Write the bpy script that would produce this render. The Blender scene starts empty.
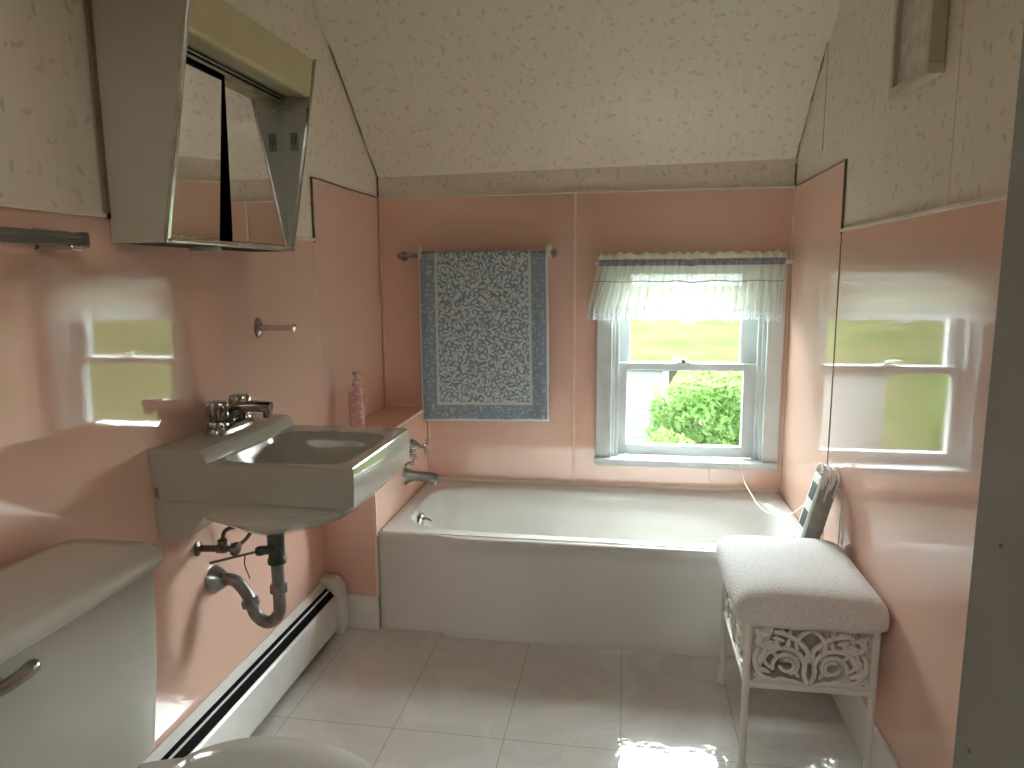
import bpy, bmesh, math, random
from mathutils import Vector, Matrix, noise
random.seed(7)
C = bpy.context.scene.collection
SC = bpy.context.scene
PI = math.pi
W = 1.721            # room width; far wall at y = 0, left wall at x = 0
TUBF = -0.69

# ------------------------------------------------------------------ materials
def new_mat(name):
    m = bpy.data.materials.new(name); m.use_nodes = True
    nt = m.node_tree; nt.nodes.clear()
    out = nt.nodes.new('ShaderNodeOutputMaterial')
    return m, nt, out

def N(nt, typ, ins=None, **kw):
    n = nt.nodes.new(typ)
    for k, v in kw.items(): setattr(n, k, v)
    for k, v in (ins or {}).items():
        if isinstance(v, bpy.types.NodeSocket): nt.links.new(v, n.inputs[k])
        else: n.inputs[k].default_value = v
    return n

def math_(nt, op, a, b=0.0, c=0.0, clamp=False):
    n = N(nt, 'ShaderNodeMath', {0: a, 1: b, 2: c}, operation=op, use_clamp=clamp)
    return n.outputs[0]

def mixc(nt, fac, a, b):
    n = N(nt, 'ShaderNodeMix', data_type='RGBA')
    for i, v in ((0, fac), (6, a), (7, b)):
        if isinstance(v, bpy.types.NodeSocket): nt.links.new(v, n.inputs[i])
        else: n.inputs[i].default_value = v if i == 0 else (*v, 1)
    return n.outputs[2]

def ramp(nt, v, lo, hi):
    n = N(nt, 'ShaderNodeMapRange', {0: v, 1: lo, 2: hi, 3: 0.0, 4: 1.0}); n.clamp = True
    return n.outputs[0]

def objco(nt): return N(nt, 'ShaderNodeTexCoord').outputs['Object']

def principled(nt, out, color, rough=0.5, metal=0.0, bump=None, bump_d=0.001, bump_s=1.0, **kw):
    p = N(nt, 'ShaderNodeBsdfPrincipled')
    if isinstance(color, bpy.types.NodeSocket): nt.links.new(color, p.inputs['Base Color'])
    else: p.inputs['Base Color'].default_value = (*color, 1)
    if isinstance(rough, bpy.types.NodeSocket): nt.links.new(rough, p.inputs['Roughness'])
    else: p.inputs['Roughness'].default_value = rough
    p.inputs['Metallic'].default_value = metal
    for k, v in kw.items(): p.inputs[k.replace('_', ' ')].default_value = v
    if bump is not None:
        b = N(nt, 'ShaderNodeBump', {'Height': bump, 'Distance': bump_d, 'Strength': bump_s})
        nt.links.new(b.outputs[0], p.inputs['Normal'])
    nt.links.new(p.outputs[0], out.inputs[0])
    return p

def simple(name, col, rough=0.5, metal=0.0, var=0.06, scale=9.0, bump=0.0, bscale=60, **kw):
    """a plain surface with a little mottling of its own"""
    m, nt, out = new_mat(name)
    co = objco(nt)
    nz = N(nt, 'ShaderNodeTexNoise', {'Vector': co, 'Scale': scale, 'Detail': 4.0}).outputs[0]
    c = mixc(nt, ramp(nt, nz, .35, .65), tuple(x * (1 - var) for x in col), tuple(min(1, x * (1 + var)) for x in col))
    bn = None
    if bump: bn = N(nt, 'ShaderNodeTexNoise', {'Vector': co, 'Scale': float(bscale), 'Detail': 3.0}).outputs[0]
    principled(nt, out, c, rough, metal, bn, bump, 1.0, **kw)
    return m

def mat_tileboard():
    m, nt, out = new_mat('glossy_pink_tileboard')
    co = objco(nt)
    a = N(nt, 'ShaderNodeTexNoise', {'Vector': co, 'Scale': 2.0, 'Detail': 5.0}).outputs[0]
    c = mixc(nt, ramp(nt, a, .3, .7), PINK1, PINK2)
    b = N(nt, 'ShaderNodeTexNoise', {'Vector': co, 'Scale': 2.6, 'Detail': 1.0}).outputs[0]
    principled(nt, out, c, 0.045, 0.0, b, 0.0006, 1.0, IOR=2.05)
    return m
PINK1 = (.775, .495, .395); PINK2 = (.80, .525, .425)

def mat_wallpaper(name, ax_u, ax_v, base=(.79, .725, .615), slope=1.0):
    m, nt, out = new_mat(name)
    s = N(nt, 'ShaderNodeSeparateXYZ', {0: objco(nt)})
    u = s.outputs[ax_u]; v = math_(nt, 'MULTIPLY', s.outputs[ax_v], slope)
    co = N(nt, 'ShaderNodeCombineXYZ', {0: u, 1: v}).outputs[0]
    def sprig(scale, off, la, wa, keep, bend):
        c2 = N(nt, 'ShaderNodeVectorMath', {0: co, 1: (off, off * 1.7, 0)}, operation='ADD').outputs[0]
        vo = N(nt, 'ShaderNodeTexVoronoi', {'Vector': c2, 'Scale': scale, 'Randomness': .8}, voronoi_dimensions='2D')
        loc = N(nt, 'ShaderNodeVectorMath', {0: c2, 1: vo.outputs['Position']}, operation='SUBTRACT').outputs[0]
        rgb = N(nt, 'ShaderNodeSeparateColor', {0: vo.outputs['Color']})
        ang = math_(nt, 'MULTIPLY', math_(nt, 'SUBTRACT', rgb.outputs[0], .25), 3.6)
        ro = N(nt, 'ShaderNodeVectorRotate', {'Vector': loc, 'Angle': ang}, rotation_type='Z_AXIS').outputs[0]
        sx = N(nt, 'ShaderNodeSeparateXYZ', {0: ro})
        q = math_(nt, 'DIVIDE', sx.outputs[0], la)
        w = math_(nt, 'SUBTRACT', math_(nt, 'DIVIDE', sx.outputs[1], wa), math_(nt, 'MULTIPLY', math_(nt, 'MULTIPLY', q, q), bend))
        d = math_(nt, 'ADD', math_(nt, 'MULTIPLY', q, q), math_(nt, 'MULTIPLY', w, w))
        return math_(nt, 'MULTIPLY', ramp(nt, d, 1.1, .55), math_(nt, 'GREATER_THAN', rgb.outputs[1], keep))
    fib = N(nt, 'ShaderNodeTexNoise', {'Vector': N(nt, 'ShaderNodeVectorMath', {0: co, 1: (70, 5, 1)}, operation='MULTIPLY').outputs[0], 'Scale': 1.0, 'Detail': 3.0}).outputs[0]
    col = mixc(nt, ramp(nt, fib, .3, .7), tuple(x * .975 for x in base), tuple(x * 1.025 for x in base))
    col = mixc(nt, math_(nt, 'MULTIPLY', sprig(11, 3.1, .0140, .0056, .22, .5), .33), col, (.34, .28, .20))
    col = mixc(nt, math_(nt, 'MULTIPLY', sprig(9.5, 8.7, .015, .0072, .25, -.4), .42), col, (.64, .46, .36))
    col = mixc(nt, math_(nt, 'MULTIPLY', sprig(14, 1.3, .0100, .0050, .35, .4), .31), col, (.38, .34, .24))
    col = mixc(nt, math_(nt, 'MULTIPLY', sprig(19, 5.9, .0065, .0042, .55, .2), .30), col, (.40, .33, .23))
    principled(nt, out, col, .62, 0.0, fib, .0002)
    return m

def mat_floor():
    m, nt, out = new_mat('marbled_vinyl_tile')
    co = objco(nt)
    s = N(nt, 'ShaderNodeSeparateXYZ', {0: co})
    TX, TY = .3211, .642
    fx = math_(nt, 'FRACT', math_(nt, 'DIVIDE', math_(nt, 'SUBTRACT', s.outputs[0], .433 - 10 * TX), TX))
    fy = math_(nt, 'FRACT', math_(nt, 'DIVIDE', math_(nt, 'SUBTRACT', s.outputs[1], -1.236 - 10 * TY), TY))
    dx = math_(nt, 'MULTIPLY', math_(nt, 'MINIMUM', fx, math_(nt, 'SUBTRACT', 1.0, fx)), TX)
    dy = math_(nt, 'MULTIPLY', math_(nt, 'MINIMUM', fy, math_(nt, 'SUBTRACT', 1.0, fy)), TY)
    seam = ramp(nt, math_(nt, 'MINIMUM', dx, dy), .0022, .0008)
    w = N(nt, 'ShaderNodeTexNoise', {'Vector': co, 'Scale': 4.0, 'Detail': 8.0, 'Distortion': 1.6}).outputs[0]
    vein = ramp(nt, math_(nt, 'ABSOLUTE', math_(nt, 'SUBTRACT', w, .5)), .035, .0)
    col = mixc(nt, ramp(nt, w, .3, .7), (.54, .52, .49), (.62, .605, .575))
    col = mixc(nt, math_(nt, 'MULTIPLY', vein, .14), col, (.36, .31, .26))
    col = mixc(nt, math_(nt, 'MULTIPLY', seam, .6), col, (.26, .22, .18))
    b1 = N(nt, 'ShaderNodeTexNoise', {'Vector': co, 'Scale': 38.0, 'Detail': 2.0}).outputs[0]
    h = b1
    principled(nt, out, col, .065, 0.0, h, .0005, 1.0, IOR=1.7)
    return m

def mat_towel():
    m, nt, out = new_mat('blue_paisley_terry')
    uv = N(nt, 'ShaderNodeTexCoord').outputs['UV']
    s = N(nt, 'ShaderNodeSeparateXYZ', {0: uv})
    u, v = s.outputs[0], s.outputs[1]      # metres from the left edge and from the bottom edge
    wob = N(nt, 'ShaderNodeTexNoise', {'Vector': uv, 'Scale': 22.0, 'Detail': 2.0})
    co = N(nt, 'ShaderNodeVectorMath', {0: uv, 1: N(nt, 'ShaderNodeVectorMath', {0: wob.outputs[1], 1: (.035, .035, 0)}, operation='MULTIPLY').outputs[0]}, operation='ADD').outputs[0]
    vo = N(nt, 'ShaderNodeTexVoronoi', {'Vector': co, 'Scale': 34.0}, voronoi_dimensions='2D').outputs[0]
    rings = math_(nt, 'SINE', math_(nt, 'MULTIPLY', vo, 13.0))
    nn = N(nt, 'ShaderNodeTexNoise', {'Vector': co, 'Scale': 55.0, 'Detail': 2.0}).outputs[0]
    pat = ramp(nt, math_(nt, 'ADD', math_(nt, 'MULTIPLY', rings, .14), nn), .40, .60)
    big = N(nt, 'ShaderNodeTexNoise', {'Vector': uv, 'Scale': 7.0}).outputs[0]
    blue = mixc(nt, big, (.20, .24, .28), (.20, .28, .37))
    field = mixc(nt, pat, blue, (.55, .61, .60))
    bord = mixc(nt, math_(nt, 'MULTIPLY', ramp(nt, math_(nt, 'ADD', math_(nt, 'MULTIPLY', rings, .12), nn), .55, .70), .55), (.22, .29, .35), (.56, .60, .61))
    e = math_(nt, 'MINIMUM', math_(nt, 'MINIMUM', u, math_(nt, 'SUBTRACT', .56, u)), v)
    inner = ramp(nt, e, .078, .081)
    line = math_(nt, 'MULTIPLY', ramp(nt, e, .068, .071), ramp(nt, e, .082, .079))
    col = mixc(nt, inner, bord, field)
    col = mixc(nt, math_(nt, 'MULTIPLY', line, .8), col, (.62, .66, .64))
    hem = ramp(nt, e, .008, .006)
    col = mixc(nt, hem, col, (.66, .66, .64))
    bb = N(nt, 'ShaderNodeTexNoise', {'Vector': uv, 'Scale': 420.0}).outputs[0]
    principled(nt, out, col, .95, 0, bb, .002, .8, Sheen_Weight=.2)
    return m

def mat_sheer(name, col, transp, transl, holes=False):
    m, nt, out = new_mat(name)
    co = objco(nt)
    wv = N(nt, 'ShaderNodeTexNoise', {'Vector': co, 'Scale': 160.0}).outputs[0]
    c = mixc(nt, wv, tuple(x * .93 for x in col), col)
    d = N(nt, 'ShaderNodeBsdfDiffuse', {'Color': c}).outputs[0]
    t = N(nt, 'ShaderNodeBsdfTranslucent', {'Color': c}).outputs[0]
    mx = N(nt, 'ShaderNodeMixShader', {0: transl, 1: d, 2: t}).outputs[0]
    tr = N(nt, 'ShaderNodeBsdfTransparent').outputs[0]
    fac = transp
    if holes:
        vo = N(nt, 'ShaderNodeTexVoronoi', {'Vector': co, 'Scale': 95.0}).outputs[0]
        fac = math_(nt, 'MAXIMUM', ramp(nt, vo, .34, .24), transp)
    nt.links.new(N(nt, 'ShaderNodeMixShader', {0: fac, 1: mx, 2: tr}).outputs[0], out.inputs[0])
    return m

def mat_glass():
    m, nt, out = new_mat('window_glass')
    fr = N(nt, 'ShaderNodeFresnel', {'IOR': 1.45}).outputs[0]
    fr = math_(nt, 'MULTIPLY', fr, math_(nt, 'SUBTRACT', 1.0, N(nt, 'ShaderNodeNewGeometry').outputs['Backfacing']))
    nz = N(nt, 'ShaderNodeTexNoise', {'Vector': objco(nt), 'Scale': 3.0}).outputs[0]
    tr = N(nt, 'ShaderNodeBsdfTransparent', {0: mixc(nt, nz, (.94, .96, .95), (.96, .97, .965))}).outputs[0]
    gl = N(nt, 'ShaderNodeBsdfGlossy', {'Roughness': 0.02}).outputs[0]
    nt.links.new(N(nt, 'ShaderNodeMixShader', {0: fr, 1: tr, 2: gl}).outputs[0], out.inputs[0])
    return m

def mat_leaf(name, c1, c2):
    m, nt, out = new_mat(name)
    nz = N(nt, 'ShaderNodeTexNoise', {'Vector': objco(nt), 'Scale': 1.6, 'Detail': 3.0}).outputs[0]
    c = mixc(nt, ramp(nt, nz, .35, .65), c1, c2)
    d = N(nt, 'ShaderNodeBsdfDiffuse', {'Color': c}).outputs[0]
    t = N(nt, 'ShaderNodeBsdfTranslucent', {'Color': c}).outputs[0]
    nt.links.new(N(nt, 'ShaderNodeMixShader', {0: .5, 1: d, 2: t}).outputs[0], out.inputs[0])
    return m

def mat_grass():
    m, nt, out = new_mat('lawn_grass')
    co = objco(nt)
    a = N(nt, 'ShaderNodeTexNoise', {'Vector': co, 'Scale': .22, 'Detail': 6.0}).outputs[0]
    b = N(nt, 'ShaderNodeTexNoise', {'Vector': co, 'Scale': 9.0, 'Detail': 4.0}).outputs[0]
    c = mixc(nt, ramp(nt, a, .35, .62), (.027, .046, .013), (.056, .057, .027))
    c = mixc(nt, math_(nt, 'MULTIPLY', b, .6), c, (.046, .057, .024))
    d = N(nt, 'ShaderNodeBsdfDiffuse', {'Color': c}).outputs[0]
    nt.links.new(d, out.inputs[0])
    return m

def mat_siding():
    m, nt, out = new_mat('white_clapboard')
    s = N(nt, 'ShaderNodeSeparateXYZ', {0: objco(nt)})
    f = math_(nt, 'FRACT', math_(nt, 'DIVIDE', math_(nt, 'ADD', s.outputs[2], 10.0), .16))
    nz = N(nt, 'ShaderNodeTexNoise', {'Vector': objco(nt), 'Scale': 3.0}).outputs[0]
    c = mixc(nt, nz, (.23, .23, .225), (.26, .26, .255))
    c = mixc(nt, ramp(nt, f, .10, .04), c, (.13, .135, .14))
    principled(nt, out, c, .7, 0, f, .02)
    return m

def mat_soap():
    m, nt, out = new_mat('pink_soap_bottle')
    co = objco(nt)
    vo = N(nt, 'ShaderNodeTexVoronoi', {'Vector': co, 'Scale': 75.0})
    dots = ramp(nt, vo.outputs[0], .42, .34)
    c = mixc(nt, dots, (.74, .42, .42), (.82, .70, .66))
    principled(nt, out, c, .18, 0, None, Transmission_Weight=.2, Coat_Weight=.3)
    return m

def mat_cushion():
    m, nt, out = new_mat('white_nubby_terry')
    co = objco(nt)
    a = N(nt, 'ShaderNodeTexNoise', {'Vector': co, 'Scale': 170.0, 'Detail': 3.0}).outputs[0]
    c = mixc(nt, ramp(nt, a, .3, .7), (.66, .655, .645), (.80, .795, .785))
    principled(nt, out, c, .95, 0, a, .0045, 1.0, Sheen_Weight=.3)
    return m

def mat_print():
    m, nt, out = new_mat('faded_print')
    s = N(nt, 'ShaderNodeSeparateXYZ', {0: objco(nt)})
    nz = N(nt, 'ShaderNodeTexNoise', {'Vector': objco(nt), 'Scale': 22.0, 'Detail': 5.0}).outputs[0]
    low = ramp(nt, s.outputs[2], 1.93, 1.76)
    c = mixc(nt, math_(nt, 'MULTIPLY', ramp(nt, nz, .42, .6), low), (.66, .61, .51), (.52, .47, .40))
    principled(nt, out, c, .35)
    return m

M = {}
M['pink'] = mat_tileboard()
M['paper_side'] = mat_wallpaper('sprig_wallpaper_side', 1, 2)
M['paper_back'] = mat_wallpaper('sprig_wallpaper_kneewall', 0, 2)
M['paper_ceil'] = mat_wallpaper('sprig_wallpaper_ceiling', 0, 1, slope=1.32)
M['floor'] = mat_floor()
M['white_paint'] = simple('white_gloss_paint', (.72, .71, .68), .32, bump=.0006, bscale=25)
M['window_backlit'] = simple('backlit_white_paint', (.56, .60, .60), .35)  # white paint darkened and cooled, backlit shade put into the colour
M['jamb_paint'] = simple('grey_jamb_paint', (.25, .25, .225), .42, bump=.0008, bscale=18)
M['trim_metal'] = simple('pale_trim_metal', (.86, .82, .74), .25, .1)
M['seam_pink'] = simple('pale_pink_seam', (.80, .62, .52), .3)
M['dark_gap'] = simple('dark_brown_gap_and_shade', (.17, .13, .085), .7)
M['porcelain'] = simple('white_porcelain', (.50, .485, .43), .09, var=.02, scale=3, Specular_IOR_Level=.6)
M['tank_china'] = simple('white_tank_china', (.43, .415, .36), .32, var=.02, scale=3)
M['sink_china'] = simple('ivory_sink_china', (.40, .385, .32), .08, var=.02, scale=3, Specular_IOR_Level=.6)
M['enamel'] = simple('white_tub_enamel', (.68, .675, .65), .10, var=.02, scale=3, Specular_IOR_Level=.6)
M['chrome'] = simple('chrome', (.62, .61, .59), .10, 1.0, var=.04, scale=30)
M['dull_chrome'] = simple('dulled_chrome', (.40, .385, .36), .24, 1.0, var=.16, scale=40)
M['bar_metal'] = simple('dull_grey_bar_metal', (.15, .145, .13), .35, .6, var=.12, scale=40)
M['dark_chrome'] = simple('smoky_chrome', (.33, .31, .28), .14, 1.0, var=.1, scale=60)
M['pewter'] = simple('tarnished_tub_spout_chrome', (.34, .36, .35), .28, 1.0, var=.14, scale=30)
M['trap_metal'] = simple('tarnished_trap_metal', (.20, .185, .175), .42, .75, var=.2, scale=45)
M['bronze'] = simple('dark_drain_brass', (.055, .07, .06), .35, .6, var=.3, scale=50)
M['brown_metal'] = simple('browned_valve_metal', (.16, .125, .10), .38, .8, var=.3, scale=60)
M['heater_white'] = simple('white_heater_enamel', (.74, .735, .72), .30)
M['heater_black'] = simple('black_heater_slot', (.010, .010, .011), .9, Specular_IOR_Level=.1)
M['cab_enamel'] = simple('beige_cabinet_enamel', (.50, .475, .385), .38, var=.03)
M['cab_light'] = simple('yellowed_light_diffuser', (.60, .535, .31), .35, var=.03)
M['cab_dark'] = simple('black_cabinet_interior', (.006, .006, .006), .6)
M['cab_chrome'] = simple('aluminium_frame', (.58, .57, .53), .22, 1.0, var=.1, scale=25)
M['cab_cheek'] = simple('grey_cheek_metal', (.76, .76, .67), .35, 0, var=.06)
M['mirror'] = simple('mirror_glass', (.84, .84, .81), .012, 1.0, var=.01)
M['seam_and_shade'] = simple('brown_seam_and_shade', (.24, .165, .085), .5, var=.2)
M['glass'] = mat_glass()
M['sheer'] = mat_sheer('sheer_white_valance', (.78, .80, .73), .04, .17)
M['ruffle'] = mat_sheer('cream_ruffle', (.80, .77, .66), .04, .35)
M['lace'] = mat_sheer('eyelet_lace', (.78, .81, .81), .03, .16, True)
M['band'] = simple('lavender_grey_band', (.32, .32, .37), .9, var=.25, scale=120)
M['towel'] = mat_towel()
M['cushion'] = mat_cushion()
M['stool_white'] = simple('white_stool_paint', (.72, .70, .655), .38, var=.05)
M['soap'] = mat_soap()
M['clear'] = simple('clear_pump_plastic', (.86, .66, .62), .15, Transmission_Weight=.6)
M['board_grey'] = simple('grey_board_edge', (.27, .265, .25), .55, var=.15, scale=30)
M['board_white'] = simple('white_board_face', (.72, .75, .73), .4)
M['black'] = simple('black_slot', (.015, .015, .015), .6)
M['cordm'] = simple('white_cord', (.80, .78, .74), .6)
M['mat_board'] = mat_print()
M['frame_cream'] = simple('cream_picture_frame', (.56, .52, .42), .4)
M['frame_edge'] = simple('pale_frame_edge', (.72, .66, .52), .35)
M['outlet'] = simple('grey_outlet', (.36, .36, .32), .4)
M['hall_bounce_cut'] = simple('bounce_cut_hall', (.12, .10, .08), .7)  # unseen hall, colour darkened to cut light bounced into the bathroom
M['grass'] = mat_grass()
M['siding'] = mat_siding()
M['roof'] = simple('grey_shed_roof', (.13, .125, .11), .8, var=.2)
M['leaf_a'] = mat_leaf('spring_leaves', (.095, .185, .045), (.165, .245, .085))
M['leaf_b'] = mat_leaf('pale_leaves', (.12, .175, .055), (.185, .23, .09))
M['bark'] = simple('bark', (.16, .12, .09), .9, var=.3)

# ------------------------------------------------------------------ mesh helpers
def obj(name, bm, mat, parent=None, smooth=True, bevel=0.0, seg=2, angle=35, recalc=True):
    if recalc: bmesh.ops.recalc_face_normals(bm, faces=bm.faces)
    me = bpy.data.meshes.new(name); bm.to_mesh(me); bm.free()
    me.materials.append(mat)
    o = bpy.data.objects.new(name, me); C.objects.link(o)
    if parent is not None:
        o.parent = parent
        me.transform(Matrix.Translation(-parent_loc(parent)))
        o.location = (0, 0, 0)
    if smooth:
        for p in me.polygons: p.use_smooth = True
    if bevel:
        b = o.modifiers.new('bevel', 'BEVEL'); b.width = bevel; b.segments = seg
        b.limit_method = 'ANGLE'; b.angle_limit = math.radians(angle)
    if smooth:
        w = None
        try:
            me.set_sharp_from_angle(angle=math.radians(40))
        except Exception: pass
    return o

def parent_loc(p):
    v = Vector(p.location)
    while p.parent is not None:
        p = p.parent; v += Vector(p.location)
    return v

def tag(o, label, cat, group=None):
    o['label'] = label; o['category'] = cat
    if group: o['group'] = group
    return o

def thing(name, label, cat, loc, group=None):
    o = bpy.data.objects.new(name, None); C.objects.link(o)
    o.location = loc; o.empty_display_size = .05
    return tag(o, label, cat, group)

def struct(o): o['kind'] = 'structure'; return o

def box(bm, x0, x1, y0, y1, z0, z1):
    vs = [bm.verts.new(v) for v in ((x0, y0, z0), (x1, y0, z0), (x1, y1, z0), (x0, y1, z0), (x0, y0, z1), (x1, y0, z1), (x1, y1, z1), (x0, y1, z1))]
    for f in ((0, 3, 2, 1), (4, 5, 6, 7), (0, 1, 5, 4), (1, 2, 6, 5), (2, 3, 7, 6), (3, 0, 4, 7)):
        bm.faces.new([vs[i] for i in f])
    return vs

def BM(): return bmesh.new()
def boxes(*bs):
    bm = BM()
    for b in bs: box(bm, *b)
    return bm

def prism(bm, poly, axis, a, b):
    """extrude a 2-D polygon along an axis; poly holds the other two coordinates in xyz order"""
    def P(q, t):
        return {0: (t, q[0], q[1]), 1: (q[0], t, q[1]), 2: (q[0], q[1], t)}[axis]
    v0 = [bm.verts.new(P(q, a)) for q in poly]; v1 = [bm.verts.new(P(q, b)) for q in poly]
    n = len(poly)
    bm.faces.new(v0); bm.faces.new(v1[::-1])
    for i in range(n): bm.faces.new((v0[i], v1[i], v1[(i + 1) % n], v0[(i + 1) % n]))

def loft(bm, rings, cap0=True, cap1=True, closed=True):
    rs = [[bm.verts.new(v) for v in r] for r in rings]
    n = len(rs[0])
    for a, b in zip(rs, rs[1:]):
        for i in range(n if closed else n - 1):
            j = (i + 1) % n
            bm.faces.new((a[i], a[j], b[j], b[i]))
    if cap0: bm.faces.new(rs[0][::-1])
    if cap1: bm.faces.new(rs[-1])
    return rs

def tube(bm, pts, r, seg=10, closed=False):
    pts = [Vector(p) for p in pts]
    n = len(pts)
    rad = (lambda i: r[i]) if isinstance(r, (list, tuple)) else (lambda i: r)
    tang = []
    for i in range(n):
        if closed: t = pts[(i + 1) % n] - pts[i - 1]
        else: t = pts[min(i + 1, n - 1)] - pts[max(i - 1, 0)]
        tang.append(t.normalized())
    ref = Vector((0, 0, 1)) if abs(tang[0].z) < .9 else Vector((1, 0, 0))
    u = tang[0].cross(ref).normalized()
    rings = []
    for i in range(n):
        u = (u - tang[i] * u.dot(tang[i])).normalized(); w = tang[i].cross(u)
        rings.append([pts[i] + (u * math.cos(2 * PI * k / seg) + w * math.sin(2 * PI * k / seg)) * rad(i) for k in range(seg)])
    if closed:
        rings.append(rings[0]); loft(bm, rings, False, False)
    else: loft(bm, rings)

def smooth_path(pts, n=8):
    """Catmull-Rom through the points"""
    P = [Vector(p) for p in pts]; P = [2 * P[0] - P[1]] + P + [2 * P[-1] - P[-2]]
    out = []
    for i in range(1, len(P) - 2):
        for k in range(n):
            t = k / n
            a, b, c, d = P[i - 1:i + 3]
            out.append(.5 * ((2 * b) + (c - a) * t + (2 * a - 5 * b + 4 * c - d) * t * t + (3 * b - a - 3 * c + d) * t ** 3))
    out.append(P[-2])
    return out

def lathe(bm, prof, origin, axis=(0, 0, 1), seg=24, flute=None):
    """revolve (radius, height) pairs about an axis from origin"""
    a = Vector(axis).normalized(); o = Vector(origin)
    u = a.cross(Vector((0, 0, 1)) if abs(a.z) < .9 else Vector((1, 0, 0))).normalized(); w = a.cross(u)
    rings = []
    for r, h in prof:
        ring = []
        for k in range(seg):
            t = 2 * PI * k / seg
            rr = r * (flute(t) if flute else 1)
            ring.append(o + a * h + (u * math.cos(t) + w * math.sin(t)) * max(rr, 1e-5))
        rings.append(ring)
    loft(bm, rings)

def rrect(cx, cy, hx, hy, n=4.0, cnt=64, z=None):
    """superellipse ring in the xy plane"""
    out = []
    for k in range(cnt):
        t = 2 * PI * (k + .5) / cnt
        c, s = math.cos(t), math.sin(t)
        out.append((cx + hx * math.copysign(abs(c) ** (2 / n), c), cy + hy * math.copysign(abs(s) ** (2 / n), s), z))
    return out

def rectring(x0, x1, y0, y1, z, cnt=64, like=None):
    """a rectangle sampled at the same angles as rrect so the two can be bridged"""
    cx, cy, hx, hy = (x0 + x1) / 2, (y0 + y1) / 2, (x1 - x0) / 2, (y1 - y0) / 2
    out = []
    for k in range(cnt):
        t = 2 * PI * (k + .5) / cnt
        c, s = math.cos(t), math.sin(t)
        m = max(abs(c), abs(s))
        out.append((cx + hx * c / m, cy + hy * s / m, z))
    return out

# ------------------------------------------------------------------ the room
FRONT = -2.50           # bathroom face of the wall with the doorway
CEIL = 2.35
Z1, Z2, YS = 1.615, 1.406, -.655      # high and low wainscot tops, y of the step
# floor
struct(obj('floor', boxes((-.4, W + .4, -2.64, .12, -.12, 0)), M['floor'], smooth=False))
# far wall, with the window opening
WX0, WX1, WZ0, WZ1 = 1.012, 1.640, .497, 1.335
bm = boxes((-.12, WX0, .004, .14, 0, 1.76), (WX1, W + .12, .004, .14, 0, 1.76), (WX0, WX1, .004, .14, 0, WZ0), (WX0, WX1, .004, .14, WZ1, 1.76))
wall_back = struct(obj('wall_back', bm, M['paper_back'], smooth=False))
SX = .855
bm = boxes((.001, SX - .001, 0, .004, .3, Z1 - .001), (SX + .001, WX0, 0, .004, .3, Z1 - .001), (WX0, WX1, 0, .004, .3, WZ0), (WX0, WX1, 0, .004, WZ1, Z1 - .001), (WX1, W - .001, 0, .004, .3, Z1 - .001))
obj('tileboard', bm, M['pink'], wall_back, smooth=False)
bm = boxes((SX - .005, SX + .005, -.004, .003, .366, Z1), (1.43, 1.4335, -.002, .003, .38, .47))
obj('panel_seam', bm, M['seam_pink'], wall_back, smooth=False)
obj('cap_strip', boxes((0, W, -.006, .003, Z1 - .004, Z1 + .004)), M['trim_metal'], wall_back, smooth=False)
obj('tub_caulk', boxes((.197, W, -.006, .003, .362, .378)), M['trim_metal'], wall_back, smooth=False)
obj('corner_bead', boxes((.004, .010, -.008, .003, .70, Z1), (.2, .207, -.008, .003, .37, .7), (W - .006, W, -.006, .003, .37, Z1)), M['seam_pink'], wall_back, smooth=False)

def side_wall(side):
    """side: -1 left, +1 right. built at |x| offsets from the wall face"""
    X = (lambda a, b: (-b, -a)) if side < 0 else (lambda a, b: (W + a, W + b))
    Xin = (lambda a: a) if side < 0 else (lambda a: W - a)
    def bx(a, b, *r):
        p, q = sorted((Xin(a), Xin(b))); return (p, q) + r
    nm = 'wall_left' if side < 0 else 'wall_right'
    w = struct(obj(nm, boxes(X(.004, .12) + (-4.4, .14, 0, 2.6)), M['paper_side'], smooth=False))
    bm = boxes(bx(-.004, 0, YS + .002, -.001, .0, Z1 - .001), bx(-.004, 0, FRONT, YS - .002, 0, Z2 - .002))
    obj('tileboard', bm, M['pink'], w, smooth=False)
    obj('cap_strip', boxes(bx(-.003, .006, FRONT, YS, Z2 - .005, Z2 + .004)), M['trim_metal'], w, smooth=False)
    obj('step_edge', boxes(bx(-.003, .003, YS, 0, Z1 - .002, Z1 + .002), bx(-.003, .004, YS - .0025, YS + .0025, Z2 - .01, Z1 + .002)), M['dark_gap'], w, smooth=False)  # on the right, the upright strip puts the panel edge's brownish shadow into colour
    obj('panel_seam', boxes(bx(-.003, .002, YS - .002, YS + .002, .02, Z2 - .01)), M['seam_pink'] if side < 0 else M['seam_and_shade'], w, smooth=False)
    if side > 0:
        obj('paper_seam', boxes(bx(-.005, -.0032, -.362, -.357, 1.69, 2.08)), M['seam_and_shade'], w, smooth=False)
        obj('paper_seam', boxes(bx(-.005, -.0036, -1.372, -1.369, 1.41, 2.2)), M['frame_cream'], w, smooth=False)
    return w
wall_left = side_wall(-1); wall_right = side_wall(1)
# knee-high slope and ceiling
bm = BM()
sl = [(-.02, 1.709 - .02), (-.80, 2.42)]
zl, zr = 1.703, 1.728
v = [bm.verts.new(q) for q in ((-.1, .03, zl - .026), (W + .1, .03, zr - .026), (W + .1, -.74, CEIL), (-.1, -.74, CEIL), (W + .1, -4.4, CEIL), (-.1, -4.4, CEIL))]
bm.faces.new((v[0], v[1], v[2], v[3])); bm.faces.new((v[3], v[2], v[4], v[5]))
r = bmesh.ops.extrude_face_region(bm, geom=bm.faces[:])
for e in r['geom']:
    if isinstance(e, bmesh.types.BMVert): e.co.z += .14; e.co.y += .06
ceiling = struct(obj('ceiling', bm, M['paper_ceil'], smooth=False))
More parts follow.
